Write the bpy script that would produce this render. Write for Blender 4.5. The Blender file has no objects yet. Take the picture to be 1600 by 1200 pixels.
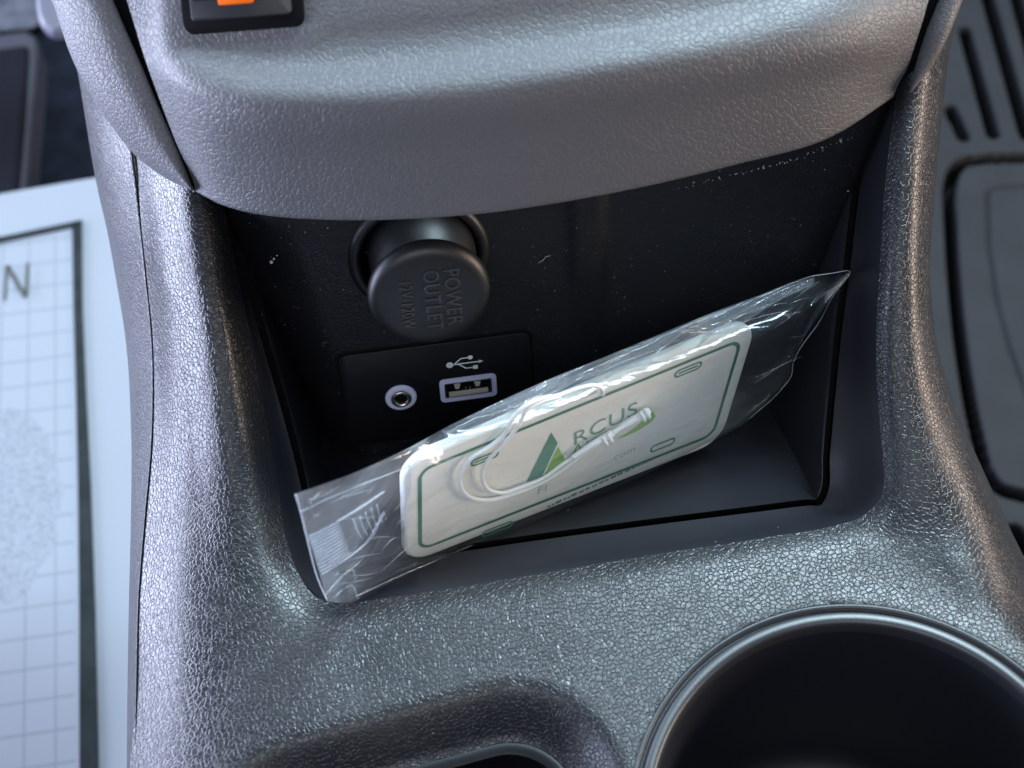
import bpy, bmesh, math, random
import numpy as np
from mathutils import Vector, Matrix

random.seed(4); rng = np.random.default_rng(4)
sc = bpy.context.scene
# ------------------------------------------------------------------ camera
PITCH, YAW, HF = math.radians(57), math.radians(9), math.radians(36)
fw = np.array([math.sin(YAW)*math.cos(PITCH), math.cos(YAW)*math.cos(PITCH), -math.sin(PITCH)])
rt = np.array([math.cos(YAW), -math.sin(YAW), 0.0]); up = np.cross(rt, fw)
CAM = np.array([0, 0, .3]); FPX = 800/math.tan(HF/2)
cd = bpy.data.cameras.new('camera'); cam = bpy.data.objects.new('camera', cd)
sc.collection.objects.link(cam); sc.camera = cam
M = Matrix([list(rt)+[0], list(up)+[0], list(-fw)+[0], [0, 0, 0, 1]]).transposed(); M.translation = Vector(CAM)
cam.matrix_world = M
cd.sensor_width = 36; cd.lens = 18/math.tan(HF/2); cd.clip_start = .02; cd.clip_end = 50
cd.dof.use_dof = True; cd.dof.focus_distance = .352; cd.dof.aperture_fstop = 16
# ------------------------------------------------------------------ light
w = bpy.data.worlds.new("World"); sc.world = w; w.use_nodes = True
bg = w.node_tree.nodes['Background']; bg.inputs[0].default_value = (.36, .47, .82, 1); bg.inputs[1].default_value = .15
def area(name, loc, target, sx, sy, power, col):
    l = bpy.data.lights.new(name, 'AREA'); l.shape = 'RECTANGLE'; l.size = sx; l.size_y = sy; l.energy = power; l.color = col
    o = bpy.data.objects.new(name, l); sc.collection.objects.link(o); o.location = loc
    o.rotation_euler = (Vector(target)-Vector(loc)).to_track_quat('-Z', 'Y').to_euler()
    return o
area('windscreen_light_right', (.43, .58, .74), (.12, .13, 0), .32, .36, 16.0, (.67, .88, 1))
area('windscreen_light_left', (-.30, .72, .74), (-.03, .13, 0), .28, .34, 4.2, (.70, .80, 1))
area('windscreen_light_centre', (.05, 1.15, .62), (.05, .22, 0), .8, .22, 4.0, (.80, .88, 1))
area('left_door_opening_light', (-.85, .42, -.05), (.0, .17, 0), 1.15, .40, 29.0, (.68, .74, 1))
area('right_window_light', (.80, .05, .11), (.05, .17, 0), .5, .22, 5.5, (1, .78, .62))
area('rear_cabin_light', (-.1, -.55, .75), (.05, .15, 0), .9, .4, 3.6, (.95, .97, 1))
sc.view_settings.view_transform = 'Standard'; sc.view_settings.look = 'None'
sc.view_settings.exposure = .22; sc.view_settings.gamma = 1
sc.cycles.max_bounces = 10; sc.cycles.transparent_max_bounces = 16

# ------------------------------------------------------------------ helpers
def ray(x, y): return fw + rt*(x-800)/FPX + up*(600-y)/FPX
def oz(x, y, z):
    d = ray(x, y); return CAM + d*(z-.3)/d[2]
def ot(x, y, t): return CAM + ray(x, y)*t
def onpl(x, y, o, n):
    d = ray(x, y); return CAM + d*((o-CAM)@n)/(d@n)

def link(name, me, mat, parent=None):
    o = bpy.data.objects.new(name, me); sc.collection.objects.link(o)
    if mat: me.materials.append(mat)
    if parent is not None: o.parent = parent
    return o
def empty(name, loc, label, cat, group=None):
    o = bpy.data.objects.new(name, None); sc.collection.objects.link(o)
    o.empty_display_size = .02
    o['label'] = label; o['category'] = cat
    if group: o['group'] = group
    return o
def mesh(name, V, Fc, mat, parent=None, smooth=True):
    me = bpy.data.meshes.new(name); me.from_pydata([tuple(map(float, v)) for v in V], [], [tuple(map(int, f)) for f in Fc]); me.update()
    if smooth: me.polygons.foreach_set('use_smooth', [True]*len(me.polygons))
    return link(name, me, mat, parent)
def gridmesh(name, G, mat, parent=None, flip=False, closed=False):
    G = np.asarray(G); a, b = G.shape[:2]; V = G.reshape(-1, 3); Fc = []
    for i in range(a if closed else a-1):
        i2 = (i+1) % a
        for j in range(b-1):
            f = (i*b+j, i2*b+j, i2*b+j+1, i*b+j+1); Fc.append(f[::-1] if flip else f)
    return mesh(name, V, Fc, mat, parent)
def bmobj(name, bm, mat, parent=None, smooth=True):
    me = bpy.data.meshes.new(name); bm.to_mesh(me); bm.free()
    if smooth: me.polygons.foreach_set('use_smooth', [True]*len(me.polygons))
    return link(name, me, mat, parent)
def sharp(o, ang=35):
    me = o.data; me.polygons.foreach_set('use_smooth', [True]*len(me.polygons))
    me.set_sharp_from_angle(angle=math.radians(ang)); return o

def herm(P, n=None, res=None, sub=None):
    """smooth curve through P along axis 0 (chord-length Hermite)"""
    P = np.asarray(P, float); m = len(P)
    flat = P.reshape(m, -1, 3)
    d = np.linalg.norm(np.diff(flat, axis=0), axis=2).mean(1)+1e-9
    t = np.r_[0, np.cumsum(d)]
    s = np.diff(flat, axis=0)/d[:, None, None]
    T = np.zeros_like(flat); T[0] = s[0]; T[-1] = s[-1]
    for i in range(1, m-1):
        T[i] = (s[i-1]*d[i]+s[i]*d[i-1])/(d[i]+d[i-1])
    if sub is not None: q = np.concatenate([np.linspace(t[i], t[i+1], sub, endpoint=False) for i in range(m-1)]+[[t[-1]]])
    elif n is None: q = np.concatenate([np.linspace(t[i], t[i+1], max(2, int(d[i]/res)+1), endpoint=False) for i in range(m-1)]+[[t[-1]]])
    else: q = np.linspace(0, t[-1], n)
    k = np.clip(np.searchsorted(t, q, side='right')-1, 0, m-2)
    h = d[k]; x = ((q-t[k])/h)[:, None, None]; h = h[:, None, None]
    R = (2*x**3-3*x**2+1)*flat[k]+(x**3-2*x**2+x)*h*T[k]+(-2*x**3+3*x**2)*flat[k+1]+(x**3-x**2)*h*T[k+1]
    return R.reshape((len(q),)+P.shape[1:])
def loft(ctrl, ru, rv):
    """ctrl[u][v] -> dense grid"""
    A = herm(np.asarray(ctrl, float), res=ru)
    B = herm(np.swapaxes(A, 0, 1), res=rv)
    return np.swapaxes(B, 0, 1)
def tube(name, P, r, mat, parent=None, seg=10, n=None, closed=False):
    P = np.asarray(P, float)
    if n: P = herm(P, n=n)
    m = len(P); T = np.gradient(P, axis=0)
    if closed: T = np.roll(P, -1, 0)-np.roll(P, 1, 0)
    T /= np.linalg.norm(T, axis=1)[:, None]+1e-12
    N = np.cross(T[0], [0.31, .2, .93]); N /= np.linalg.norm(N)
    rr = r if np.ndim(r) else np.full(m, r)
    G = np.zeros((m, seg+1, 3))
    for i in range(m):
        N = N-T[i]*(N@T[i]); N /= np.linalg.norm(N); Bn = np.cross(T[i], N)
        for j in range(seg+1):
            a = 2*math.pi*j/seg; G[i, j] = P[i]+(N*math.cos(a)+Bn*math.sin(a))*rr[i]
    V = G[:, :seg].reshape(-1, 3); Fc = []
    for i in range(m if closed else m-1):
        i2 = (i+1) % m
        for j in range(seg): Fc.append((i*seg+j, i*seg+(j+1) % seg, i2*seg+(j+1) % seg, i2*seg+j))
    if not closed: Fc += [tuple(range(seg))[::-1], tuple((m-1)*seg+j for j in range(seg))]
    return mesh(name, V, Fc, mat, parent)
def lathe(name, prof, o, ax, mat, parent=None, seg=96, a0=None):
    ax = np.array(ax)/np.linalg.norm(ax); e1 = np.cross(ax, [0.2, 1, .1]); e1 /= np.linalg.norm(e1); e2 = np.cross(ax, e1)
    G = np.array([[np.array(o)+ax*h+(e1*math.cos(2*math.pi*k/seg)+e2*math.sin(2*math.pi*k/seg))*r for r, h in prof] for k in range(seg)])
    return gridmesh(name, G, mat, parent, closed=True)
def rrect(w_, h_, r, k=6):
    pts = []
    for cx, cy, a in ((w_/2-r, h_/2-r, 0), (-w_/2+r, h_/2-r, 90), (-w_/2+r, -h_/2+r, 180), (w_/2-r, -h_/2+r, 270)):
        for i in range(k+1):
            q = math.radians(a+90*i/k); pts.append((cx+r*math.cos(q), cy+r*math.sin(q)))
    return pts
class Frame:
    def __init__(s, o, ex, ey):
        s.o = np.array(o, float); s.ex = np.array(ex, float)/np.linalg.norm(ex)
        ey = np.array(ey, float); ey -= s.ex*(ey@s.ex); s.ey = ey/np.linalg.norm(ey); s.n = np.cross(s.ex, s.ey)
    def p(s, x, y, z=0): return s.o+s.ex*x+s.ey*y+s.n*z
    def uv(s, P): P = np.asarray(P)-s.o; return float(P@s.ex), float(P@s.ey)
def stack(name, fr, loops, mat, parent=None, cap=True, capb=False, ang=35, cx=0, cy=0):
    """loops: list of (list of xy, z)"""
    n = len(loops[0][0]); V = []; Fc = []
    for L, z in loops: V += [fr.p(x+cx, y+cy, z) for x, y in L]
    for k in range(len(loops)-1):
        for i in range(n): Fc.append((k*n+i, k*n+(i+1) % n, (k+1)*n+(i+1) % n, (k+1)*n+i))
    if cap: Fc.append(tuple((len(loops)-1)*n+i for i in range(n)))
    if capb: Fc.append(tuple(range(n))[::-1])
    return sharp(mesh(name, V, Fc, mat, parent), ang)
def plate(name, fr, w_, h_, r, z0, z1, bev, mat, parent=None, cx=0, cy=0, capb=False):
    return stack(name, fr, [(rrect(w_, h_, r), z0), (rrect(w_, h_, r), z1-bev), (rrect(w_-.6*bev, h_-.6*bev, r-.3*bev), z1-.3*bev), (rrect(w_-2*bev, h_-2*bev, r-bev), z1)], mat, parent, cx=cx, cy=cy, capb=capb)
def textmesh(name, s, mapf, size, mat, parent=None, extrude=0, spacing=1.0, bold=0, shear=0):
    c = bpy.data.curves.new(name, 'FONT'); c.body = s; c.size = size; c.space_character = spacing; c.offset = bold; c.shear = shear
    c.resolution_u = 4
    if extrude: c.extrude = extrude
    t = bpy.data.objects.new(name, c); sc.collection.objects.link(t)
    bpy.context.view_layer.update()
    me = bpy.data.meshes.new_from_object(t.evaluated_get(bpy.context.evaluated_depsgraph_get()))
    bpy.data.objects.remove(t); bpy.data.curves.remove(c)
    for v in me.vertices: v.co = Vector(mapf(v.co.x, v.co.y, v.co.z))
    me.name = name; me.materials.clear()
    return link(name, me, mat, parent)

# ------------------------------------------------------------------ materials
def newmat(name):
    m = bpy.data.materials.new(name); m.use_nodes = True
    nt = m.node_tree; return m, nt, nt.nodes['Principled BSDF']
def node(nt, t, **k):
    n = nt.nodes.new(t)
    for a, b in k.items(): setattr(n, a, b)
    return n
def plain(name, col, rough=.5, metal=0, spec=.5, bump=0, bscale=2000, var=0, vscale=300):
    m, nt, b = newmat(name); b.inputs['Base Color'].default_value = (*col, 1); b.inputs['Roughness'].default_value = rough
    b.inputs['Metallic'].default_value = metal; b.inputs['Specular IOR Level'].default_value = spec
    tc = node(nt, 'ShaderNodeTexCoord')
    if bump:
        n = node(nt, 'ShaderNodeTexNoise'); n.inputs['Scale'].default_value = bscale; n.inputs['Detail'].default_value = 4
        nt.links.new(tc.outputs['Object'], n.inputs['Vector'])
        bp = node(nt, 'ShaderNodeBump'); bp.inputs['Distance'].default_value = bump; bp.inputs['Strength'].default_value = 1
        nt.links.new(n.outputs['Fac'], bp.inputs['Height']); nt.links.new(bp.outputs['Normal'], b.inputs['Normal'])
    if var:
        n = node(nt, 'ShaderNodeTexNoise'); n.inputs['Scale'].default_value = vscale; n.inputs['Detail'].default_value = 5
        nt.links.new(tc.outputs['Object'], n.inputs['Vector'])
        mr = node(nt, 'ShaderNodeMapRange'); mr.inputs[1].default_value = .3; mr.inputs[2].default_value = .7
        mr.inputs[3].default_value = 1-var; mr.inputs[4].default_value = 1+var
        nt.links.new(n.outputs['Fac'], mr.inputs[0])
        vm = node(nt, 'ShaderNodeVectorMath', operation='SCALE'); vm.inputs[0].default_value = col
        nt.links.new(mr.outputs[0], vm.inputs['Scale']); nt.links.new(vm.outputs[0], b.inputs['Base Color'])
    return m
def leather(name, col, rough, cell, depth, spec=.5, fine=.25, crease=.28, dust=0):
    m, nt, b = newmat(name); L = nt.links.new
    b.inputs['Base Color'].default_value = (*col, 1); b.inputs['Roughness'].default_value = rough
    b.inputs['Specular IOR Level'].default_value = spec
    tc = node(nt, 'ShaderNodeTexCoord')
    nz = node(nt, 'ShaderNodeTexNoise'); nz.inputs['Scale'].default_value = .7/cell; nz.inputs['Detail'].default_value = 2
    L(tc.outputs['Object'], nz.inputs['Vector'])
    mx = node(nt, 'ShaderNodeVectorMath', operation='MULTIPLY_ADD'); mx.inputs[1].default_value = (cell*.9,)*3
    L(nz.outputs['Color'], mx.inputs[0]); L(tc.outputs['Object'], mx.inputs[2])
    hs = []
    for k, sc_ in enumerate((1/cell, 1.9/cell)):
        v = node(nt, 'ShaderNodeTexVoronoi', feature='DISTANCE_TO_EDGE'); v.inputs['Scale'].default_value = sc_
        L(mx.outputs[0], v.inputs['Vector'])
        mr = node(nt, 'ShaderNodeMapRange', interpolation_type='SMOOTHSTEP'); mr.inputs[1].default_value = 0; mr.inputs[2].default_value = crease
        L(v.outputs['Distance'], mr.inputs[0]); hs.append(mr.outputs[0])
    nf = node(nt, 'ShaderNodeTexNoise'); nf.inputs['Scale'].default_value = 1.5/cell; nf.inputs['Detail'].default_value = 3
    L(tc.outputs['Object'], nf.inputs['Vector'])
    a = node(nt, 'ShaderNodeMath', operation='MULTIPLY_ADD'); a.inputs[1].default_value = .12; L(hs[1], a.inputs[0]); L(hs[0], a.inputs[2])
    c = node(nt, 'ShaderNodeMath', operation='MULTIPLY_ADD'); c.inputs[1].default_value = fine*2; L(nf.outputs['Fac'], c.inputs[0]); L(a.outputs[0], c.inputs[2])
    bp = node(nt, 'ShaderNodeBump'); bp.inputs['Distance'].default_value = depth; bp.inputs['Strength'].default_value = 1
    L(c.outputs[0], bp.inputs['Height']); L(bp.outputs['Normal'], b.inputs['Normal'])
    # roughness varies a little, larger scale wear
    nw = node(nt, 'ShaderNodeTexNoise'); nw.inputs['Scale'].default_value = 60; nw.inputs['Detail'].default_value = 6
    L(tc.outputs['Object'], nw.inputs['Vector'])
    mw = node(nt, 'ShaderNodeMapRange'); mw.inputs[1].default_value = .3; mw.inputs[2].default_value = .7; mw.inputs[3].default_value = rough-.05; mw.inputs[4].default_value = rough+.07
    L(nw.outputs['Fac'], mw.inputs[0]); L(mw.outputs[0], b.inputs['Roughness'])
    if dust:
        nd = node(nt, 'ShaderNodeTexNoise'); nd.inputs['Scale'].default_value = 1500; nd.inputs['Detail'].default_value = 1
        L(tc.outputs['Object'], nd.inputs['Vector'])
        md = node(nt, 'ShaderNodeMapRange'); md.inputs[1].default_value = .76; md.inputs[2].default_value = .80
        L(nd.outputs['Fac'], md.inputs[0])
        mm = node(nt, 'ShaderNodeMix', data_type='RGBA'); mm.inputs['A'].default_value = (*col, 1); mm.inputs['B'].default_value = (.35, .33, .3, 1)
        L(md.outputs[0], mm.inputs['Factor']); L(mm.outputs['Result'], b.inputs['Base Color'])
    return m
SHELL = leather('black_grained_plastic', (.013, .0145, .0175), .34, .00102, .000066, spec=.60, crease=.17, fine=.30, dust=1)
SIDE = leather('black_side_plastic', (.024, .025, .029), .40, .0011, .000075, spec=.55, crease=.17)
TRIM = leather('grey_grained_plastic', (.118, .120, .128), .48, .00130, .000080, spec=.5, crease=.16, fine=.25)
TRIMF = leather('grey_fine_grained_plastic', (.125, .126, .137), .46, .0011, .00006, spec=.5, crease=.18)
FASCIA = leather('black_fascia_plastic', (.0065, .007, .0095), .40, .0009, .00005, spec=.42, dust=1)
SMOOTH = plain('smooth_black_plastic', (.019, .020, .026), .36, bump=.00002, bscale=6000, spec=.5)
CAPM = plain('satin_black_cap', (.008, .0085, .010), .42, bump=.00005, bscale=3500, spec=.55)
PANEL = plain('matt_black_panel', (.003, .003, .0045), .42, bump=.00001, bscale=9000, spec=.4)
GAP = plain('dark_gap', (.004, .004, .005), .8, spec=.1)
RIM = plain('smooth_black_ring', (.024, .026, .030), .38, bump=.00002, bscale=3000, spec=.6)
CUPM = plain('cup_black', (.012, .013, .018), .45, spec=.4, bump=.00002, bscale=3000)
STEEL = plain('nickel', (.62, .58, .52), .25, metal=1)
LAV = plain('pale_lavender_plastic', (.66, .66, .90), .45)
WHITE = plain('white_print', (.75, .76, .80), .6)
ORANGE = plain('orange_mark', (.95, .15, .002), .5, spec=.2)
SWITCH = plain('switch_black', (.016, .017, .020), .36, bump=.00002, bscale=4000)
CONTACT = plain('cream_contact', (.55, .50, .42), .5)
CARD = plain('cream_pulp_board', (.84, .83, .76), .9, bump=.00012, bscale=2500, var=.03, spec=.2)
GREEN = plain('dark_green_print', (.055, .19, .115), .85, var=.12, vscale=1500, spec=.2)
GREEN2 = plain('teal_green_print', (.09, .26, .18), .85, var=.08, vscale=1500, spec=.2)
LIME = plain('lime_print', (.26, .47, .085), .85, var=.08, vscale=1500, spec=.2)
TEXTG = plain('pale_green_print', (.15, .31, .23), .85, spec=.2)
GREYP = plain('grey_print', (.20, .25, .22), .85, spec=.2)
PALEP = plain('pale_print', (.42, .50, .43), .85, spec=.2)
CORD = plain('white_elastic', (.90, .93, .93), .45, bump=.0001, bscale=5000)
RUBBER = plain('grey_rubber', (.014, .0145, .017), .65, bump=.0002, bscale=900, var=.14, vscale=60, spec=.18)
CARPET = plain('dark_carpet', (.005, .007, .012), .95, bump=.0015, bscale=500, var=.5, vscale=90, spec=.1)
DARKPL = plain('dark_purple_plastic', (.005, .005, .009), .7, spec=.1)

def film(name, diff=.05, rough=.12, wr=.0006, tint=(.93, .96, .97), glossmix=1.0, wscale=55):
    m, nt, b = newmat(name); L = nt.links.new; nt.nodes.remove(b)
    out = nt.nodes['Material Output']
    tc = node(nt, 'ShaderNodeTexCoord')
    mp = node(nt, 'ShaderNodeMapping'); mp.inputs['Rotation'].default_value = (0, 0, -.3); mp.inputs['Scale'].default_value = (.45, 1.6, 1.6)
    L(tc.outputs['Object'], mp.inputs['Vector'])
    n = node(nt, 'ShaderNodeTexNoise'); n.inputs['Scale'].default_value = wscale; n.inputs['Detail'].default_value = 3; n.inputs['Distortion'].default_value = 1.2
    L(mp.outputs[0], n.inputs['Vector'])
    bp = node(nt, 'ShaderNodeBump'); bp.inputs['Distance'].default_value = wr; L(n.outputs['Fac'], bp.inputs['Height'])
    tr = node(nt, 'ShaderNodeBsdfTransparent'); tr.inputs[0].default_value = (*tint, 1)
    gl = node(nt, 'ShaderNodeBsdfGlossy'); gl.inputs['Roughness'].default_value = rough; L(bp.outputs[0], gl.inputs['Normal'])
    gl.inputs[0].default_value = (.95, .97, 1, 1)
    df = node(nt, 'ShaderNodeBsdfDiffuse'); df.inputs[0].default_value = (.80, .86, .90, 1); L(bp.outputs[0], df.inputs['Normal'])
    tl = node(nt, 'ShaderNodeBsdfTranslucent'); tl.inputs[0].default_value = (.80, .86, .90, 1)
    ad = node(nt, 'ShaderNodeMixShader'); ad.inputs[0].default_value = .45; L(df.outputs[0], ad.inputs[1]); L(tl.outputs[0], ad.inputs[2])
    m1 = node(nt, 'ShaderNodeMixShader'); L(tr.outputs[0], m1.inputs[1]); L(ad.outputs[0], m1.inputs[2])
    # faint milky patches
    nm = node(nt, 'ShaderNodeTexNoise'); nm.inputs['Scale'].default_value = 45; nm.inputs['Detail'].default_value = 3; L(mp.outputs[0], nm.inputs['Vector'])
    mr = node(nt, 'ShaderNodeMapRange'); mr.inputs[1].default_value = .35; mr.inputs[2].default_value = .7; mr.inputs[3].default_value = diff*.4; mr.inputs[4].default_value = diff*1.7
    L(nm.outputs['Fac'], mr.inputs[0]); L(mr.outputs[0], m1.inputs[0])
    fr = node(nt, 'ShaderNodeLayerWeight'); fr.inputs['Blend'].default_value = .5; L(bp.outputs[0], fr.inputs['Normal'])
    pw_ = node(nt, 'ShaderNodeMath', operation='POWER'); pw_.inputs[1].default_value = 4; L(fr.outputs['Facing'], pw_.inputs[0])
    fm = node(nt, 'ShaderNodeMath', operation='MULTIPLY_ADD'); fm.inputs[1].default_value = .9; fm.inputs[2].default_value = .07*glossmix; fm.use_clamp = True; L(pw_.outputs[0], fm.inputs[0])
    m2 = node(nt, 'ShaderNodeMixShader'); L(fm.outputs[0], m2.inputs[0]); L(m1.outputs[0], m2.inputs[1]); L(gl.outputs[0], m2.inputs[2])
    L(m2.outputs[0], out.inputs[0]); return m
FILM = film('clear_film', diff=.065, rough=.15, wr=.0006, wscale=70); FILMB = film('clear_film_back', diff=.03, glossmix=.5); SEAL = film('milky_seal', diff=.15, rough=.2)
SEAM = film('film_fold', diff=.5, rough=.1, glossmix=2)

# ================================================================== CENTRE CONSOLE
console = empty('centre_console', (0, 0, 0), 'black grained plastic centre console with open storage tray and round cup holder', 'car console')
# stations: opening edge, near edge, ridge, mid outer, outer edge   (pixel x, pixel y, height mm)
COL = [
 [(330,235,42),(314,232,44),(290,228,44),(245,215,39),(200,200,31)],
 [(352,335,33),(332,335,37.5),(306,335,39.8),(262,340,35.5),(219,345,25.5)],
 [(368,420,26),(347,420,31.5),(320,420,34.5),(270,425,30),(228,430,19)],
 [(390,520,17.5),(368,520,23.5),(338,520,26.6),(284,525,22),(238,535,11)],
 [(414,650,8),(391,650,13),(356,655,16),(296,665,11),(238,680,1)],
 [(434,760,1),(412,768,5),(376,780,7.3),(304,800,3),(227,812,-7)],
 [(447,840,-1),(426,852,1.8),(388,872,3.2),(306,910,0),(218,920,-10.5)],
 [(468,900,-1),(447,915,.5),(408,955,1),(318,1030,-2),(214,1060,-12)],
 [(515,941,-2.2),(500,962,-.7),(464,1030,0),(370,1180,-2),(211,1400,-13)],
 [(620,932,-2.2),(614,955,-.6),(590,1060,0),(530,1230,0),(440,1480,-2)],
 [(800,904,-2),(800,926,-.5),(795,1040,0),(780,1220,0),(760,1500,0)],
 [(1000,870,-1.6),(1004,892,-.3),(1020,1010,0),(1060,1200,0),(1100,1500,0)],
 [(1200,839,-1.2),(1208,860,-.1),(1250,960,0),(1340,1150,0),(1440,1500,0)],
 [(1310,820,-.8),(1322,840,.2),(1400,920,.3),(1530,1070,0),(1720,1400,-8)],
 [(1356,800,0),(1371,815,1),(1452,865,1.2),(1560,960,-.8),(1720,1110,-30)],
 [(1381,760,3),(1397,768,4.2),(1462,790,4.2),(1540,822,-.5),(1590,850,-28)],
 [(1378,700,7),(1395,703,8.5),(1444,712,9),(1504,722,3.5),(1535,732,-22)],
 [(1371,620,12.5),(1388,621,14.2),(1430,624,14.8),(1474,628,9),(1492,632,-12)],
 [(1369,520,20.5),(1385,520,22.3),(1421,520,23),(1452,520,17.5),(1461,520,0)],
 [(1374,420,29),(1389,420,31),(1420,420,31.5),(1447,420,26),(1453,420,8)],
 [(1381,320,37),(1396,318,39),(1424,316,39.6),(1453,312,34),(1461,310,16)],
 [(1391,220,45),(1406,216,47),(1432,212,47.5),(1461,205,42),(1470,202,26)],
 [(1404,130,51),(1418,126,53),(1443,120,53.5),(1470,112,48),(1480,108,34)],
 [(1425,40,58),(1438,36,59),(1460,32,59),(1485,25,54),(1495,20,42)],
]
ctrl = [[oz(x, y, z/1000) for x, y, z in c] for c in COL]
G = loft(ctrl, .0011, .0011)
# deep recess at the near left and cup hole
CC = np.array([.0834, .0805]); RO = .0469
x, y = G[..., 0], G[..., 1]
dcup = np.hypot(x-CC[0], y-CC[1])
flat = np.clip((.062-dcup)/.012, 0, 1); flat = flat*flat*(3-2*flat)
G[..., 2] *= (1-flat)
rc = oz(668, 1378, 0)
def sdf_rr(x, y, cx, cy, hx, hy, r):
    qx = np.abs(x-cx)-hx+r; qy = np.abs(y-cy)-hy+r
    return np.hypot(np.maximum(qx, 0), np.maximum(qy, 0))+np.minimum(np.maximum(qx, qy), 0)-r
ca, sa = math.cos(.12), math.sin(.12)
def rec_d(x, y):
    X = (x-rc[0])*ca+(y-rc[1])*sa; Y = -(x-rc[0])*sa+(y-rc[1])*ca
    return sdf_rr(X, Y, 0, 0, .0415, .034, .022)
dr = rec_d(x, y)
k = np.clip((-dr+.001)/.0085, 0, 1)
G[..., 2] -= .010*k**1.3
uN, vN = G.shape[:2]
# cut the cup hole, snapping the rim
V = G.reshape(-1, 3).copy(); Rh = RO+.0002
Fc = []
ins = np.hypot(V[:, 0]-CC[0], V[:, 1]-CC[1]) < Rh
deep = (-dr.reshape(-1)) > .0098
for i in range(uN-1):
    for j in range(vN-1):
        f = (i*vN+j, i*vN+j+1, (i+1)*vN+j+1, (i+1)*vN+j)
        if not all(ins[list(f)]) and not any(deep[list(f)]): Fc.append(f)
for q in np.where(ins)[0]:
    v = V[q, :2]-CC; l = np.linalg.norm(v)
    if l > Rh-.003: V[q, :2] = CC+v/l*Rh; V[q, 2] = -.0002
    else: V[q, 2] = -.004
shell = mesh('console_shell', V, Fc, SHELL, console)
print('shell', len(V))
# recess floor insert
frr = Frame((rc[0], rc[1], 0), (ca, sa, 0), (-sa, ca, 0))
def rin(i_): return rrect(.083-2*i_, .068-2*i_, .022-i_, 12)
stack('recess_well', frr, [(rin(.0079), -.0101), (rin(.0082), -.0095), (rin(.0090), -.0094), (rin(.0104), -.0100), (rin(.0112), -.0125), (rin(.0118), -.050)], PANEL, console)

# opening edge -> liner
edge = G[:, 0]
L1 = [(350,235,36),(356,330,26),(378,420,18),(405,520,9),(441,645,0),(470,760,-8),(480,815,-10),(491,862,-12.5),(520,894,-13),(625,877,-13),
      (800,850,-13),(1000,823,-13),(1190,799,-13),(1262,790,-13),(1284,788,-13),(1291,776,-12),(1297,710,-6),(1305,620,.5),(1315,520,8.5),(1328,420,17),(1340,320,25),(1355,220,34),(1375,130,42),(1395,40,48)]
l1c = np.array([oz(a, b, c/1000) for a, b, c in L1])
dd = np.linalg.norm(np.diff(np.array(ctrl), axis=0), axis=2).mean(1)
# same parameter as the shell
def herm_at(P, sub): return herm(P, sub=sub)
A = herm(np.array([[c[0]] for c in ctrl]), sub=10)[:, 0]; B = herm(l1c[:, None], sub=10)[:, 0]
Lg = []
for s in np.linspace(0, 1, 15):
    P = A*(1-s)+B*s
    P = P.copy(); P[:, 2] -= .0022*math.sin(math.pi*min(1, s*1.0))*1.0
    if s == 0: P[:, 2] -= .0003
    Lg.append(P)
Lg = np.swapaxes(np.array(Lg), 0, 1)
gridmesh('opening_liner', Lg, SMOOTH, console, flip=True)
# thin dark gap, then the tray insert
cen = l1c.mean(0); Binn = B.copy()
T = np.gradient(B, axis=0); T /= np.linalg.norm(T, axis=1)[:, None]
inw = np.cross([0, 0, 1.0], T); inw /= np.linalg.norm(inw, axis=1)[:, None]
inw[(inw*(np.array([.04, .20, 0])-B)).sum(1) < 0] *= -1
gw = .0016
gap = np.stack([B, B-[0, 0, .004], B+inw*gw-[0, 0, .004], B+inw*gw], 1)
mesh('tray_gap', gap.reshape(-1, 3), [(i*4+j, i*4+j+1, i*4+j+5, i*4+j+4) for i in range(len(gap)-1) for j in range(3)], GAP, console, smooth=False)
# tray: rim lip + right and left walls + floor
Bi = B+inw*gw
iFL = 8*10; iFR = 14*10
zf, zb = -.0135, -.036
pFL = Bi[iFL]; pFR = Bi[iFR]
bR = np.array([.0955, .216, zb-.003]); bL = np.array([-.0145, .216, zb-.003])
low = np.zeros_like(Bi)
for i in range(len(Bi)):
    if i <= iFL: s = (iFL-i)/iFL; low[i] = pFL*(1-s)+(bL+(bL-pFL)*.9)*s
    elif i >= iFR: s = (i-iFR)/(len(Bi)-1-iFR); low[i] = pFR*(1-s)+(bR+(bR-pFR)*.9)*s
    else: low[i] = Bi[i]-[0, 0, .0004]
W = []
for s in (0, .02, .06, .12, .3, .5, .75, 1):
    W.append(Bi*(1-s)+(low-[0, 0, .0015])*s + (np.array([0, 0, .0006]) if 0 < s < .1 else 0))
gridmesh('tray_wall', np.swapaxes(np.array(W[:]), 0, 1)[:iFL+1], SMOOTH, console, flip=True)
gridmesh('tray_wall', np.swapaxes(np.array(W[:]), 0, 1)[iFR:], SMOOTH, console, flip=True)
fl = low[iFL:iFR+1]
Fg = []
for s in np.linspace(0, 1, 24):
    m_ = len(fl); k_ = np.linspace(0, 1, m_)[:, None]
    back = bL*(1-k_)+bR*k_
    P = fl*(1-s)+back*s
    P[:, 2] -= .0006*(1-math.exp(-s*40))
    Fg.append(P)
gridmesh('tray_floor', np.swapaxes(np.array(Fg), 0, 1), SMOOTH, console, flip=True)
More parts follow.
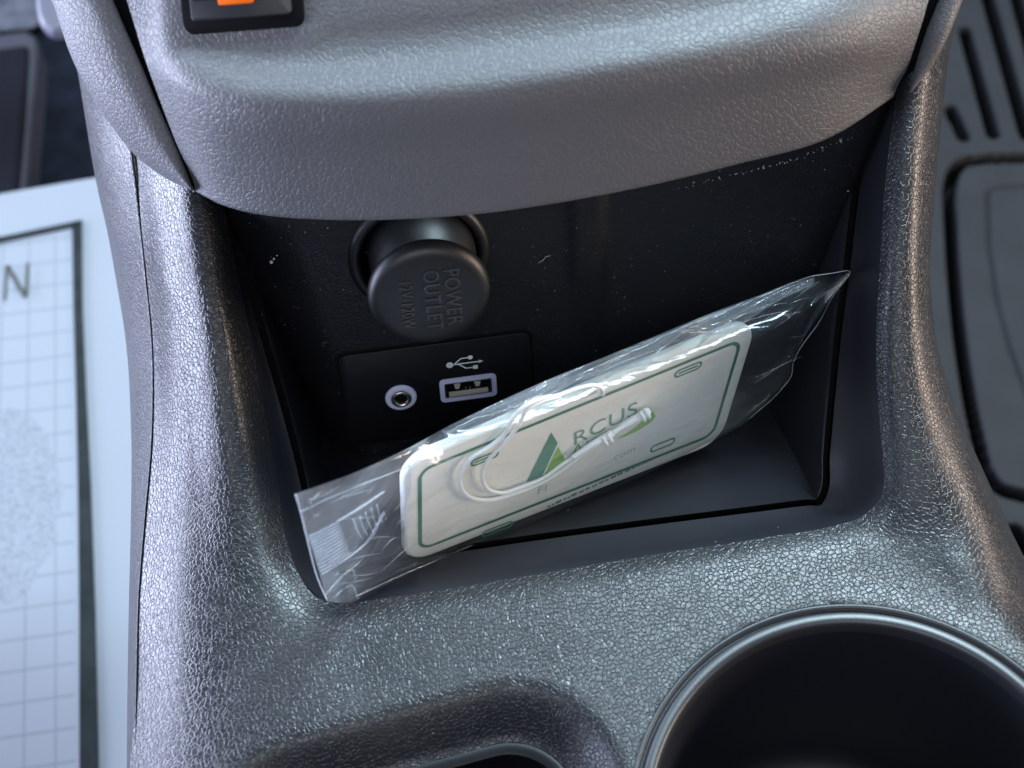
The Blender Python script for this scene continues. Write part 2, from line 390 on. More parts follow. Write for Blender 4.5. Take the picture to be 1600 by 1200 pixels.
# floor under everything, inside of the console (keeps light out)
# ------------------------------------------------------------------ fascia with sockets
fo = oz(520, 745, -.035)
FF = Frame(fo, (1, 0, 0), (0, math.sin(math.radians(16)), math.cos(math.radians(16))))
def fxy(px, py, off=0): return FF.uv(onpl(px, py, FF.o+FF.n*off, FF.n))
x0, _ = fxy(345, 330); x1, _ = fxy(1352, 300)
X = np.linspace(x0-.012, x1+.016, 190); Y = np.linspace(-.012, fxy(1385, 125)[1], 130)
g = np.zeros((len(X), len(Y), 3))
xa = fxy(880, 400)[0]; xb = fxy(955, 400)[0]
sock = fxy(655, 400)
for i, xx in enumerate(X):
    for j, yy in enumerate(Y):
        xl = x0+.0035+ .17*(.085-yy)       # left edge leans in towards the floor
        dz = 0
        e = (xl-xx)/.009
        if e > -1: dz -= .009*(max(0, e+1)**2)*.55
        e = (xx-(x1-.006-.25*(.08-yy)))/.012
        if e > 0: dz -= .006*e**2
        # shallow vertical rib
        q = max(0, min(1, (xx-xa)/.0035))*max(0, min(1, (xb-xx)/.0035)); q = q*q*(3-2*q)
        v = max(0, min(1, (yy-.035)/.02)); dz += .0017*q*v
        g[i, j] = FF.p(xx, yy, dz)
Vf = g.reshape(-1, 3); nb = len(Y); Fc = []
for i in range(len(X)-1):
    for j in range(nb-1):
        if math.hypot((X[i]+X[i+1])/2-sock[0], (Y[j]+Y[j+1])/2-sock[1]) < .0136: continue
        Fc.append((i*nb+j, (i+1)*nb+j, (i+1)*nb+j+1, i*nb+j+1))
mesh('fascia', Vf, Fc, FASCIA, console)
so = FF.p(*sock)
lathe('socket_ring', [(.0128, -.012), (.0130, -.0005), (.0133, .0008), (.0140, .0012), (.0150, .0010), (.0156, .0002), (.0157, -.001)], so, FF.n, CAPM, console)
lathe('socket_well', [(0, -.012), (.0128, -.012)], so, FF.n, GAP, console)
# usb panel, a flush plate in a thin dark gap
a = fxy(525, 556); b2 = fxy(829, 514); c2 = fxy(550, 694)
pw = abs(b2[0]-a[0])-.0004; ph = (a[1]+b2[1])/2-c2[1]; pcx = (a[0]+b2[0])/2; pcy = (a[1]+b2[1])/2-ph/2
plate('panel_gap', FF, pw+.0011, ph+.0011, .0026, -.001, .00012, .00005, GAP, console, cx=pcx, cy=pcy)
stackf = FF
ux, uy = fxy(731, 602); jx, jy = fxy(626, 617); sx_, sy_ = fxy(726, 564)
panel = plate('usb_panel', FF, pw, ph, .0022, -.001, .00075, .00022, PANEL, console, cx=pcx, cy=pcy)
zp = .00075
# the usb socket: pale bezel with a hole, metal shell, tongue and contacts
def ring(name, outer, inner, z0, z1, mat, parent, cx, cy, bev=.0002, deep=None):
    n = len(outer); loops = [(outer, z0), (outer, z1-bev), ([(x_*.985, y_*.97) for x_, y_ in outer], z1), (inner, z1), (inner, z0 if deep is None else deep)]
    return stack(name, FF, loops, mat, parent, cap=False, cx=cx, cy=cy)
bw = .0135; bh = .0069
ring('usb_bezel', rrect(bw, bh, .0011), rrect(bw-.0022, bh-.0022, .0004), 0, zp+.0005, LAV, panel, ux, uy)
ring('usb_shell', rrect(bw-.0022, bh-.0022, .0004), rrect(bw-.0030, bh-.0030, .0003), zp+.0001, zp+.0003, STEEL, panel, ux, uy, deep=-.002)
plate('usb_cavity', FF, bw-.0024, bh-.0024, .0003, zp-.0002, zp+.00012, .00002, GAP, panel, cx=ux, cy=uy)
plate('usb_tongue', FF, bw-.0042, .0013, .0001, zp, zp+.0005, .0001, CONTACT, panel, cx=ux, cy=uy-.0012)
for dx in (-.0026, .0022):
    stack('usb_spring', FF, [([(-.0008, .0008), (-.0005, -.0006), (.0005, -.0006), (.0008, .0008)], zp+.0001), ([(-.0007, .0007), (-.0004, -.0004), (.0004, -.0004), (.0007, .0007)], zp+.0006)], CONTACT, panel, cx=ux+dx, cy=uy+.0009)
for dx in (-.0006, .0004):
    plate('usb_contact', FF, .0005, .0007, .0001, zp, zp+.0003, .00005, STEEL, panel, cx=ux+dx, cy=uy+.0001)
# aux jack
jo = FF.p(jx, jy)
lathe('jack_collar', [(.0037, 0), (.0037, zp+.0004), (.0035, zp+.0006), (.0024, zp+.0006), (.0024, zp)], jo, FF.n, LAV, panel, seg=48)
lathe('jack_barrel', [(.0024, zp+.0002), (.0024, zp+.0010), (.0021, zp+.0012), (.0017, zp+.0011), (.0014, zp+.0006), (.0014, -.001)], jo, FF.n, STEEL, panel, seg=48)
lathe('jack_hole', [(0, zp+.00008), (.0015, zp+.00008)], jo, FF.n, GAP, panel, seg=32)
# usb trident printed in white
def flatshape(name, fr, polys, z, mat, parent, cx=0, cy=0, thick=.00003):
    bm = bmesh.new()
    for P in polys:
        try: bm.faces.new([bm.verts.new(fr.p(x_+cx, y_+cy, z)) for x_, y_ in P])
        except Exception: pass
    return bmobj(name, bm, mat, parent, smooth=False)
def barp(p, q, w_):
    p, q = np.array(p), np.array(q); d = q-p; d = d/np.linalg.norm(d); n_ = np.array([-d[1], d[0]])*w_/2
    return [p-n_, q-n_, q+n_, p+n_]
def disc(cx, cy, r, n=20): return [(cx+r*math.cos(2*math.pi*i/n), cy+r*math.sin(2*math.pi*i/n)) for i in range(n)]
U = .0043
flatshape('usb_symbol', FF, [disc(-U+.0007, 0, .00085), barp((-U, 0), (U-.0009, 0), .00034), [(U-.0011, -.0005), (U, 0), (U-.0011, .0005)],
   barp((-U+.0018, .0001), (-U+.0034, .00155), .0003), barp((-U+.0033, .00155), (.0010, .00155), .0003), disc(.0013, .00155, .0006),
   barp((-U+.0028, -.0001), (-U+.0044, -.00155), .0003), barp((-U+.0043, -.00155), (.0022, -.00155), .0003), [(.0018, -.0021), (.0029, -.0021), (.0029, -.0010), (.0018, -.0010)]],
   zp+.00006, WHITE, panel, sx_, sy_)

# ------------------------------------------------------------------ cup holder
cup = (CC[0], CC[1], 0)
lathe('cup_holder_ring', [(RO+.0008, -.0010), (RO+.0008, .0002), (RO+.0003, .0005), (RO-.0003, .0001), (RO-.0005, -.0008), (RO-.0009, -.0008), (RO-.0011, .0001), (RO-.0015, .0004), (RO-.0028, .00042), (RO-.0034, .0002), (RO-.0038, -.0006), (RO-.0041, -.003)], cup, (0, 0, 1), RIM, console, seg=200)
lathe('cup_holder_well', [(RO-.0041, -.003), (RO-.0056, -.010), (RO-.0066, -.040), (RO-.0075, -.060), (RO-.0095, -.066), (RO-.015, -.068), (.02, -.0675), (0, -.067)], cup, (0, 0, 1), CUPM, console, seg=160)

# ------------------------------------------------------------------ side panels below the crease
E4 = np.array([c[4] for c in ctrl[:9]])
side_px = [(110,60,34),(128,150,26),(150,270,14),(178,400,2),(196,540,-8),(205,690,-20),(207,800,-28),(207,960,-34),(206,1120,-38)]
# silhouette of the left side panel
SP = [(110,40,24),(126,125,16),(151,275,8),(166,345,3),(181,430,-6),(197,535,-13),(205,680,-24),(207,812,-31),(208,920,-35),(207,1060,-39),(206,1400,-44)]
TP = [(175,90,44),(196,180,34),(211,275,29.5),(219,345,25.5),(228,430,19),(238,535,11),(238,680,1),(227,812,-7),(218,920,-10.5),(214,1060,-12),(211,1400,-13)]
sgrid = []
for (xa_, ya_, za_), (xb_, yb_, zb_) in zip(TP, SP):
    p = oz(xa_-.8, ya_, za_/1000); q = oz(xb_, yb_, zb_/1000)
    mid = (p+q)/2+np.array([-.0012, 0, .0012]); deep = q+np.array([.004, 0, -.07])
    inn = p+np.array([.0025, 0, -.003])
    sgrid.append([inn, p, p*.93+q*.07+np.array([-.0002, 0, .0004]), mid, q, deep])
gridmesh('side_panel', loft(sgrid, .002, .0015), SIDE, console)
tube('panel_seam', [oz(a_, b_, c_/1000+.0001) for a_, b_, c_ in TP], .00019, GAP, console, n=120, seg=6)
# outer right flank
rg = []
for c in COL[12:]:
    xx, yy, zz = c[4]; p = oz(xx, yy, zz/1000); rg.append([p, p+np.array([-.002, 0, -.03]), p+np.array([-.004, 0, -.12])])
gridmesh('side_panel', loft(rg, .004, .006), SIDE, console, flip=True)
# ================================================================== DASHBOARD LOWER TRIM
dash = empty('dashboard_trim', (0, 0, 0), 'grey grained lower dashboard trim overhanging the black storage tray', 'dashboard')
R = [
 [(305,299,.3330),(352,322,.3270),(420,337,.3235),(500,343,.3215),(740,335,.3200),(950,303,.3210),(1150,257,.3245),(1300,213,.3300),(1396,152,.3370)],
 [(304,290,.3325),(345,305,.3255),(418,318,.3212),(500,323,.3192),(740,316,.3178),(950,284,.3188),(1150,239,.3222),(1305,195,.3280),(1400,140,.3363)],
 [(272,215,.3260),(325,235,.3170),(410,245,.3125),(500,245,.3105),(740,230,.3090),(948,200,.3100),(1150,160,.3135),(1315,125,.3200),(1418,105,.3320)],
 [(243,138,.3200),(300,162,.3100),(395,178,.3045),(495,180,.3025),(735,163,.3010),(940,133,.3022),(1148,98,.3060),(1330,62,.3130),(1433,60,.3265)],
 [(232,108,.3180),(288,130,.3082),(385,150,.3030),(492,153,.3010),(735,135,.2997),(937,106,.3008),(1147,70,.3046),(1336,28,.3118),(1441,35,.3245)],
 [(222,78,.3170),(285,100,.3085),(395,125,.3038),(492,128,.3021),(735,108,.3008),(936,78,.3020),(1147,40,.3056),(1342,-2,.3124),(1448,10,.3232)],
 [(212,45,.3160),(288,70,.3095),(405,97,.3065),(498,98,.3049),(738,76,.3035),(938,48,.3046),(1150,8,.3080),(1348,-40,.3140),(1456,-20,.3222)],
 [(205,22,.3155),(290,45,.3095),(412,68,.3068),(503,68,.3054),(741,46,.3040),(940,16,.3050),(1153,-26,.3083),(1354,-80,.3143),(1464,-50,.3215)],
 [(196,-8,.3145),(290,12,.3085),(415,30,.3055),(508,28,.3040),(744,4,.3026),(942,-28,.3036),(1157,-74,.3070),(1362,-130,.3130),(1476,-95,.3205)],
 [(165,-110,.3115),(290,-110,.3055),(420,-110,.3025),(515,-115,.3010),(750,-140,.2996),(945,-175,.3006),(1165,-220,.3040),(1380,-270,.3100),(1505,-230,.3180)],
]
Tc = np.array([[ot(*p) for p in row] for row in R])
Tg = loft(Tc, .0012, .002)
TV = Tg.reshape(-1, 3)-CAM; tvx = 800+FPX*(TV@rt)/(TV@fw); tvy = 600-FPX*(TV@up)/(TV@fw)
def tsurf(px, py): return TV[np.argmin((tvx-px)**2+(tvy-py)**2)]+CAM
s0, s1, s2, s3 = tsurf(285, -5), tsurf(475, -15), tsurf(385, 55), tsurf(375, -70)
FS = Frame((s0+s1+s2+s3)/4, s1-s0, s3-s2)
if FS.n@fw > 0: FS.n = -FS.n
# flat pad round the switch
dpx = sdf_rr(tvx, tvy, 378, -30, 112, 92, 20); bl_ = np.clip(1-(dpx-4)/30, 0, 1); bl_ = (bl_*bl_*(3-2*bl_))[:, None]
rd = TV/(TV@fw)[:, None]; kt = ((FS.o-CAM)@FS.n)/(rd@FS.n)
Tg = (TV*(1-bl_)+rd*kt[:, None]*bl_+CAM).reshape(Tg.shape)
# turned-under return edge and side returns
ret = np.stack([Tg[0]-fw*-.0015+up*.0004, Tg[0]+fw*.008+up*.002], 0)
cover = gridmesh('trim_cover', np.concatenate([ret[::-1], Tg], 0), TRIM, dash)
for side, col in ((0, Tg[:, 0]), (1, Tg[:, -1])):
    sgn = 1 if side == 0 else -1
    gridmesh('cover_edge', np.stack([col, col+fw*.012+rt*.003*sgn], 0), TRIM, dash, flip=(side == 1))
def strip(name, outer, inner, mat, bulge):
    g_ = []
    for (xo, yo, to), (xi, yi, ti) in zip(outer, inner):
        o_, i_ = ot(xo, yo, to), ot(xi, yi, ti); m_ = (o_+i_)/2-fw*bulge
        m1_ = o_*.8+i_*.2-fw*bulge*.7; m2_ = o_*.2+i_*.8-fw*bulge*.75
        g_.append([o_+fw*.006+rt*.001*(1 if mat is TRIMF and xo < 800 else -1), o_+fw*.0003, m1_, m_, m2_, i_, i_+fw*.010-rt*.004*(1 if xo < 800 else -1)])
    return gridmesh(name, loft(g_, .0015, .0008), mat, dash)
strip('trim_side_strip', [(40,-100,.325),(80,0,.327),(120,108,.330),(165,184,.3325),(213,244,.3345),(262,280,.334),(300,297,.3325)],
      [(130,-100,.3175),(169,0,.3195),(214,105,.3225),(240,165,.3250),(264,215,.3275),(286,260,.3300),(303,298,.3320)], TRIMF, .0022)
strip('trim_side_strip', [(1540,-100,.322),(1504,0,.325),(1477,66,.328),(1460,97,.3305),(1441,123,.333),(1424,144,.3355)],
      [(1508,-100,.3215),(1474,0,.3245),(1452,55,.3275),(1440,88,.3300),(1429,118,.3325),(1419,147,.3350)], TRIMF, .0012).data.flip_normals()
# recessed channel behind the seams
for nm_, pts in (('l', [(105,-120,.324),(205,-120,.324),(150,0,.3245),(212,0,.3245),(195,105,.3275),(250,105,.3275),(250,220,.331),(282,220,.331),(290,285,.3335),(312,300,.3345)]), ('r', [(1490,-150,.3285),(1545,-150,.3285),(1450,0,.330),(1485,0,.330),(1415,90,.3345),(1442,90,.3345),(1392,150,.3395),(1424,148,.3395)])):
    P = [ot(*p) for p in pts]
    mesh('seam_channel', P, [(k_, k_+1, k_+3, k_+2) for k_ in range(0, len(P)-2, 2)], GAP, dash)
# switch in its bezel, on the upper face of the trim
def fs(px, py): return FS.uv(onpl(px, py, FS.o, FS.n))
bl = fs(290, 56); br = fs(478, 40); tl = fs(272, -60)
sw = abs(br[0]-bl[0]); scx = (bl[0]+br[0])/2; sb = (bl[1]+br[1])/2; sh = .032
plate('switch_bezel', FS, sw, sh, .0022, -.006, .0010, .0004, GAP, dash, cx=scx, cy=sb+sh/2)
swt = plate('rocker_switch', FS, sw-.0042, sh-.004, .0010, .0003, .0016, .0003, SWITCH, dash, cx=scx, cy=sb+sh/2-.0002+.0006)
plate('switch_face', FS, sw-.0050, sh-.008, .0008, .0010, .0022, .0003, SWITCH, swt, cx=scx, cy=sb+sh/2+.0022)
oa = fs(348, 9); ob = fs(402, 5)
plate('orange_mark', FS, ob[0]-oa[0], .007, .0005, .0015, .0025, .0001, ORANGE, swt, cx=(oa[0]+ob[0])/2, cy=(oa[1]+ob[1])/2+.0035)

# ================================================================== POWER OUTLET CAP
capo = empty('power_outlet_cap', (0, 0, 0), 'black round pull-out cap embossed with power outlet lettering, plugged in above the USB port', 'socket cap')
co = onpl(672, 466, FF.o+FF.n*.0165, FF.n); hc = FF.uv(co)
ho = FF.p(hc[0], hc[1], 0)
def capax(h): return h
CR = .0131
lathe('cap_head', [(.0090, .0105), (.0110, .0112), (.0123, .0122), (.0130, .0134), (CR, .0143), (.01295, .0151), (.0125, .0158), (.0118, .0163), (.0109, .0166), (.0099, .0167), (.0060, .01665), (0, .0166)], ho, FF.n, CAPM, capo)
lathe('cap_neck', [(.0118, -.010), (.0118, .0015), (.0116, .0040), (.0108, .0070), (.0098, .0095), (.0094, .0112)], ho+FF.p(0, 0, 0)*0, FF.n, CAPM, capo)
def capmap(cx, cy, hgt=.01668):
    def f(x_, y_, z_):   # text turned a quarter turn clockwise
        return FF.p(hc[0]+cx+y_, hc[1]+cy-x_, hgt+z_)
    return f
capfont = CAPM
EMB = plain('embossed_black', (.03, .031, .034), .30, spec=.7)
def caplines():
    for s_, cx, sz, y0_, ln in (('POWER', .0033, .0048, .0074, .0150), ('OUTLET', -.0010, .0048, .0076, .0160), ('12V-120W', -.0062, .0038, .0058, .0130)):
        o_ = textmesh('embossed_lettering', s_, lambda x_, y_, z_: (x_, y_, z_), sz, EMB, capo, extrude=.00022, spacing=1.08)
        mx_ = max(v.co.x for v in o_.data.vertices)
        for v in o_.data.vertices: v.co = Vector(FF.p(hc[0]+cx+v.co.y, hc[1]+y0_-v.co.x*ln/mx_, .0167+v.co.z))
caplines()

# ================================================================== AIR FRESHENER CARD
cL = oz(650, 880, -.013); cR = oz(1130, 690, -.022)
CF = Frame(cL, cR-cL, (0, .15, 1))      # normal points to the camera side
if CF.n@fw > 0: CF.n = -CF.n
def cpl(px, py, off=0): return onpl(px, py, CF.o+CF.n*off, CF.n)
card = empty('air_freshener', (0, 0, 0), 'cream cardboard air freshener with green border and lettering inside the clear bag', 'air freshener')
q00, q10, q11, q01 = [CF.uv(cpl(*p)) for p in ((634,884),(1127,691),(1186,499),(630,727))]
def Q(a_, b_, z=0, o=0):
    x_ = (1-a_)*(1-b_)*q00[0]+a_*(1-b_)*q10[0]+a_*b_*q11[0]+(1-a_)*b_*q01[0]
    y_ = (1-a_)*(1-b_)*q00[1]+a_*(1-b_)*q10[1]+a_*b_*q11[1]+(1-a_)*b_*q01[1]
    return CF.p(x_, y_, z)
CW, CH = .084, .0365
def Qm(x_, y_, z=0): return Q(x_/CW, y_/CH, z)
def qinv(px, py):
    P = np.array(CF.uv(cpl(px, py))); a_, b_ = .5, .5
    for _ in range(30):
        def ev(a, b): return np.array(CF.uv(Q(a, b)))
        e = P-ev(a_, b_); J = np.stack([(ev(a_+1e-4, b_)-ev(a_, b_))/1e-4, (ev(a_, b_+1e-4)-ev(a_, b_))/1e-4], 1)
        d_ = np.linalg.solve(J, e); a_ += d_[0]; b_ += d_[1]
    return a_*CW, b_*CH
n_ = 0
def qloop(ins, r, z): return [Qm(x_+CW/2, y_+CH/2, z) for x_, y_ in rrect(CW-2*ins, CH-2*ins, r, 8)]
V = []; loops = [(.0004, .006, -.0026), (0, .0062, -.0020), (0, .0062, -.0006), (.0003, .006, -.00015), (.0009, .0056, 0)]
for l_ in loops: V += qloop(*l_)
n_ = len(qloop(*loops[0])); Fc = []
for k_ in range(len(loops)-1):
    for i in range(n_): Fc.append((k_*n_+i, k_*n_+(i+1) % n_, (k_+1)*n_+(i+1) % n_, (k_+1)*n_+i))
Fc += [tuple((len(loops)-1)*n_+i for i in range(n_)), tuple(range(n_))[::-1]]
sharp(mesh('card_board', V, Fc, CARD, card), 50)
PZ = .00012
def qprint(name, polys, mat, z=PZ):
    bm = bmesh.new()
    for P in polys:
        bm.faces.new([bm.verts.new(Vector(Qm(x_, y_, z))) for x_, y_ in P])
    return bmobj(name, bm, mat, card, smooth=False)
def outline(cx, cy, w_, h_, r, t, rot=0):
    o_ = rrect(w_, h_, r, 8); i_ = rrect(w_-2*t, h_-2*t, max(r-t, .0001), 8); m = len(o_)
    return [[(cx+o_[i][0], cy+o_[i][1]), (cx+o_[(i+1) % m][0], cy+o_[(i+1) % m][1]), (cx+i_[(i+1) % m][0], cy+i_[(i+1) % m][1]), (cx+i_[i][0], cy+i_[i][1])] for i in range(m)]
qprint('printed_border', outline(CW/2, CH/2, CW-.0062, CH-.0072, .0035, .0009), GREEN)
for px, py, m_, w_ in ((757, 716, GREEN2, .0066), (1075, 577, GREEN2, .0070), (1035, 695, GREEN, .0068), (777, 826, GREEN2, .0080)):
    x_, y_ = qinv(px, py); qprint('printed_slot', outline(x_, y_, w_, .0024, .00115, .0005)+([[(x_-w_*.35, y_-.00025), (x_+w_*.35, y_-.00025), (x_+w_*.35, y_+.00025), (x_-w_*.35, y_+.00025)]] if m_ is GREEN2 else []), m_)
def pq(pts): return [qinv(*p) for p in pts]
qprint('logo_stroke', [pq([(861,675),(822,753),(846,745),(871,692)])], GREEN2)
qprint('logo_triangle', [pq([(872,697),(850,743),(888,729)])], LIME)
qprint('logo_leaf', [pq([(1012,645),(1021,643),(1024,650),(1018,658),(1008,652)]), pq([(1008,652),(1018,658),(1001,670),(994,666)]), pq([(994,666),(1001,670),(978,681),(962,686),(978,677)])], LIME)
o1 = qinv(893, 697); o2 = qinv(1000, 650); o3 = qinv(893, 673)
def ctext(name, s_, px0, px1, sz, mat, **kw):
    p0 = np.array(qinv(*px0)); p1 = np.array(qinv(*px1)); d_ = (p1-p0)/np.linalg.norm(p1-p0); e_ = np.array([-d_[1], d_[0]])
    return textmesh(name, s_, lambda x_, y_, z_: Qm(*(p0+d_*x_+e_*y_), PZ), sz, mat, card, **kw)
ctext('lettering', 'RCUS', (894, 697), (950, 669), .0064, TEXTG, spacing=1.05)
ctext('lettering', 'Air', (891, 714), (950, 688), .0050, TEXTG, spacing=1.05)
ctext('lettering', '.com', (952, 722), (990, 705), .0032, PALEP, spacing=1.1)
ctext('lettering', 'Fl', (838, 773), (870, 760), .0036, PALEP, spacing=1.1)
# fine print along the lower edge, too small to read
p0 = np.array(qinv(855, 793)); p1 = np.array(qinv(1022, 717)); L_ = np.linalg.norm(p1-p0); d_ = (p1-p0)/L_; e_ = np.array([-d_[1], d_[0]]); polys = []; s_ = 0
while s_ < L_:
    w_ = random.uniform(.0005, .0016); a_ = p0+d_*s_; b_ = p0+d_*min(L_, s_+w_); h_ = random.uniform(.0006, .0009)
    polys.append([a_, b_, b_+e_*h_, a_+e_*h_]); s_ += w_+random.uniform(.0002, .0006)
qprint('fine_print', polys, GREYP)['kind'] = 'stuff'

# elastic loop lying on the card, inside the bag
def ccurve(pts, off): return [cpl(a_, b_, off) for a_, b_ in pts]
tube('elastic_loop', ccurve([(1010,642),(985,655),(948,683),(915,705),(888,727),(850,752),(805,771),(765,781),(735,777),(720,760),(720,738),(736,716),(765,698),(790,676),(800,655),(818,636),(842,624),(875,617),(905,606),(928,602),(941,608),(942,617)], .0012), .00050, CORD, card, n=150)
tube('elastic_loop', ccurve([(1006,646),(975,664),(944,688),(910,708),(884,722),(850,746),(815,761),(785,770),(764,765),(754,748),(757,728),(774,706),(796,683),(812,662),(822,642),(845,628),(875,620)], .0015), .00044, CORD, card, n=130)
tube('elastic_knot', ccurve([(893,716),(925,695),(957,677)], .0018), np.linspace(.0006, .0009, 16), CORD, card, n=16, seg=8)
tube('elastic_knot', ccurve([(957,677),(985,659),(1015,641)], .0018), .75*np.array([.0010,.0009,.0008,.0008,.0009,.0009,.0010,.0010,.0011,.0011,.0012,.0013,.0012,.0014,.0013,.0010]), CORD, card, n=16, seg=8)
for px, py in ((944,689),(952,684),(1003,650),(1010,645)):
    a_, b_ = cpl(px-3, py-6, .0020), cpl(px+4, py+7, .0020); tube('elastic_wrap', [a_, (a_+b_)/2+CF.n*.0008, b_], .0005, CORD, card, n=10, seg=8)

# ================================================================== CLEAR BAG
bag = empty('plastic_bag', (0, 0, 0), 'clear wrinkled plastic bag with crimped end, wrapped round the cream air freshener', 'bag')
TOP = [(462,772),(560,736),(640,699),(700,666),(780,627),(860,591),(940,559),(1030,522),(1100,493),(1180,463),(1270,431),(1300,427),(1328,424)]
BOT = [(512,940),(545,942),(600,916),(655,893),(722,864),(800,834),(900,790),(1000,746),(1090,700),(1170,656),(1222,607),(1250,540),(1326,430)]
def boff(s): return .0165*max(0, 1-s/.30)**1.6
def bagsheet(sgn, name, mat, amp):
    NS, NT = 150, 44
    tp = herm(np.array([[a_, b_, 0] for a_, b_ in TOP])[:, None], sub=12)[:, 0]; bt = herm(np.array([[a_, b_, 0] for a_, b_ in BOT])[:, None], sub=12)[:, 0]
    ns = len(tp); g_ = np.zeros((ns, NT, 3))
    for i in range(ns):
        s = i/(ns-1)
        for j in range(NT):
            t_ = j/(NT-1); p_ = tp[i]*(1-t_)+bt[i]*t_
            edge_ = math.sin(math.pi*min(1, max(0, t_)))**.45 if 0 < t_ < 1 else 0
            body = min(1, max(0, (s-.0)/.30))*min(1, max(0, (.93-s)/.16)); body = body*body*(3-2*body)
            off = edge_*body*(.0036 if sgn > 0 else -.0048) + sgn*.00015
            q_ = min(1, t_/.34); back_ = (1-q_)**1.3*.0082*min(1, max(0, s/.40))*min(1, max(0, (1-s)/.08))
            off -= back_
            wr = math.sin(38*s+9*t_+3*math.sin(7*t_+5*s))*.5+math.sin(45*t_+14*s+2*math.sin(20*s))*.25*(1 if s < .25 else .5)+math.sin(25*s*t_+60*t_*t_)*.35
            off += sgn*amp*.45*wr*edge_*(1.0-.6*body)
            off += .0006*math.sin(22*s)*edge_*(1-body)
            g_[i, j] = cpl(p_[0], p_[1], off+boff(s))
    return gridmesh(name, g_, mat, bag, flip=(sgn < 0)), g_
_, gf = bagsheet(1, 'front_film', FILM, .0006)
bagsheet(-1, 'back_film', FILMB, .0006)
# folded top edge whitened, its highlight streak put into the colour
tube('fold_highlight', [cpl(a_, b_, -.0062) for a_, b_ in [(975,549),(1030,527),(1100,498),(1180,467),(1262,434),(1272,431)]], .00022, SEAM, bag, n=60, seg=8)
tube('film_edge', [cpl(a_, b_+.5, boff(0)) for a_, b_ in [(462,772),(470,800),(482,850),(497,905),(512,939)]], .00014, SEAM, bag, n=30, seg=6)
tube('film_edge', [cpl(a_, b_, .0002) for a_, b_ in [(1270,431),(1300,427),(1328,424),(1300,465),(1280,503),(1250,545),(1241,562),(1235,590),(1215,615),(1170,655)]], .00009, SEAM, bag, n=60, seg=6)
# slack film along the top, milky colour standing in for its reflection
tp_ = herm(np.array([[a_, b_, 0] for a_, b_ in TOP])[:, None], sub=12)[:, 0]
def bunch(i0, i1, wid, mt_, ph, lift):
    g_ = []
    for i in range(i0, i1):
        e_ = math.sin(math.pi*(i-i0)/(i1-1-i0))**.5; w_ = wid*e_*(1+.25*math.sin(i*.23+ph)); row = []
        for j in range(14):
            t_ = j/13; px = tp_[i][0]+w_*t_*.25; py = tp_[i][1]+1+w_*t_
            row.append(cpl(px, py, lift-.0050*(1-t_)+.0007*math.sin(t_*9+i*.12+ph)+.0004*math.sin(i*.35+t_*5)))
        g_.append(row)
    gridmesh('sheen_pleat', g_, mt_, bag)
SHEEN = film('milky_sheen_film', diff=.20, rough=.14, wr=.0012, wscale=90)
bunch(34, 118, 40, SHEEN, 0, .0004); bunch(40, 96, 26, SHEEN, 2, .0022); bunch(88, 122, 30, SHEEN, 4, .0018)
# crimped heat seal: a row of fine ribs
RIB = film('rib_film', diff=.30, rough=.2)
ribs = []
def sealp(u_, v_, off):
    a_ = np.array([483, 838.]); b_ = np.array([528, 815.]); c_ = np.array([503, 897.]); d_ = np.array([547, 868.])
    p_ = (a_*(1-u_)+b_*u_)*(1-v_)+(c_*(1-u_)+d_*u_)*v_
    s = max(0, (p_[0]-462)/(1328-462)); return cpl(p_[0], p_[1], off+boff(s))
for k_ in range(13):
    tube('crimp_rib', [sealp(u_, k_/12+.02*math.sin(3*u_), .0013) for u_ in np.linspace(0, 1, 6)], .00013, RIB, bag, seg=6)
for k_ in range(5):
    pts = [(553+k_*9, 812-k_*6), (557+k_*9, 826-k_*5), (566+k_*8, 842-k_*6)]
    tube('crimp_rib', [cpl(a_, b_, .0013+boff((a_-462)/866)) for a_, b_ in pts], .00016, SEAL, bag, n=8, seg=6)
sg = np.array([[sealp(u_, v_, .0009+.0002*math.sin(v_*75)) for v_ in np.linspace(-.03, 1.03, 80)] for u_ in np.linspace(-.05, 1.06, 8)])
gridmesh('crimped_seal', sg, film('seal_film', diff=.03, rough=.2), bag)
def fold(pts, r, offx=.0012): tube('film_crease', [cpl(a_, b_, offx+boff(max(0, (a_-462)/866))) for a_, b_ in pts], r, SEAL, bag, n=26, seg=6)
fold([(528,814),(560,795),(600,768)], .00028)
fold([(530,880),(548,868),(575,845),(600,800)], .00030)
fold([(508,930),(530,905),(548,890),(556,905)], .00022)
fold([(520,935),(545,915),(560,935)], .0002)
fold([(556,932),(620,902),(700,868),(760,842)], .00022)
fold([(470,800),(500,785),(560,760),(640,728)], .00014)

rc_ = random.Random(11)
for x0_, y0_, x1_, y1_, n_c in ((468, 785, 640, 740, 7), (520, 900, 640, 850, 5), (1190, 500, 1300, 440, 6), (1195, 600, 1250, 520, 4), (700, 700, 900, 610, 6), (560, 800, 630, 860, 5)):
    for _ in range(n_c):
        f_ = rc_.random(); cx_ = x0_+(x1_-x0_)*f_; cy_ = y0_+(y1_-y0_)*f_+rc_.uniform(-12, 22); L_ = rc_.uniform(12, 42); an_ = -.42+rc_.uniform(-.35, .35)
        L_ = min(L_, max(6, (cx_-(476+max(0, cy_-772)*.33))/1.05)); cx_ = max(cx_, 484+max(0, cy_-772)*.33); cy_ = max(cy_, 782-(cx_-462)*.43+8)
        fold([(cx_-L_*math.cos(an_), cy_-L_*math.sin(an_)), (cx_, cy_+rc_.uniform(-3, 3)), (cx_+L_*math.cos(an_), cy_+L_*math.sin(an_))], np.r_[np.linspace(.00002, .00011, 13), np.linspace(.00011, .00002, 13)], .0028)

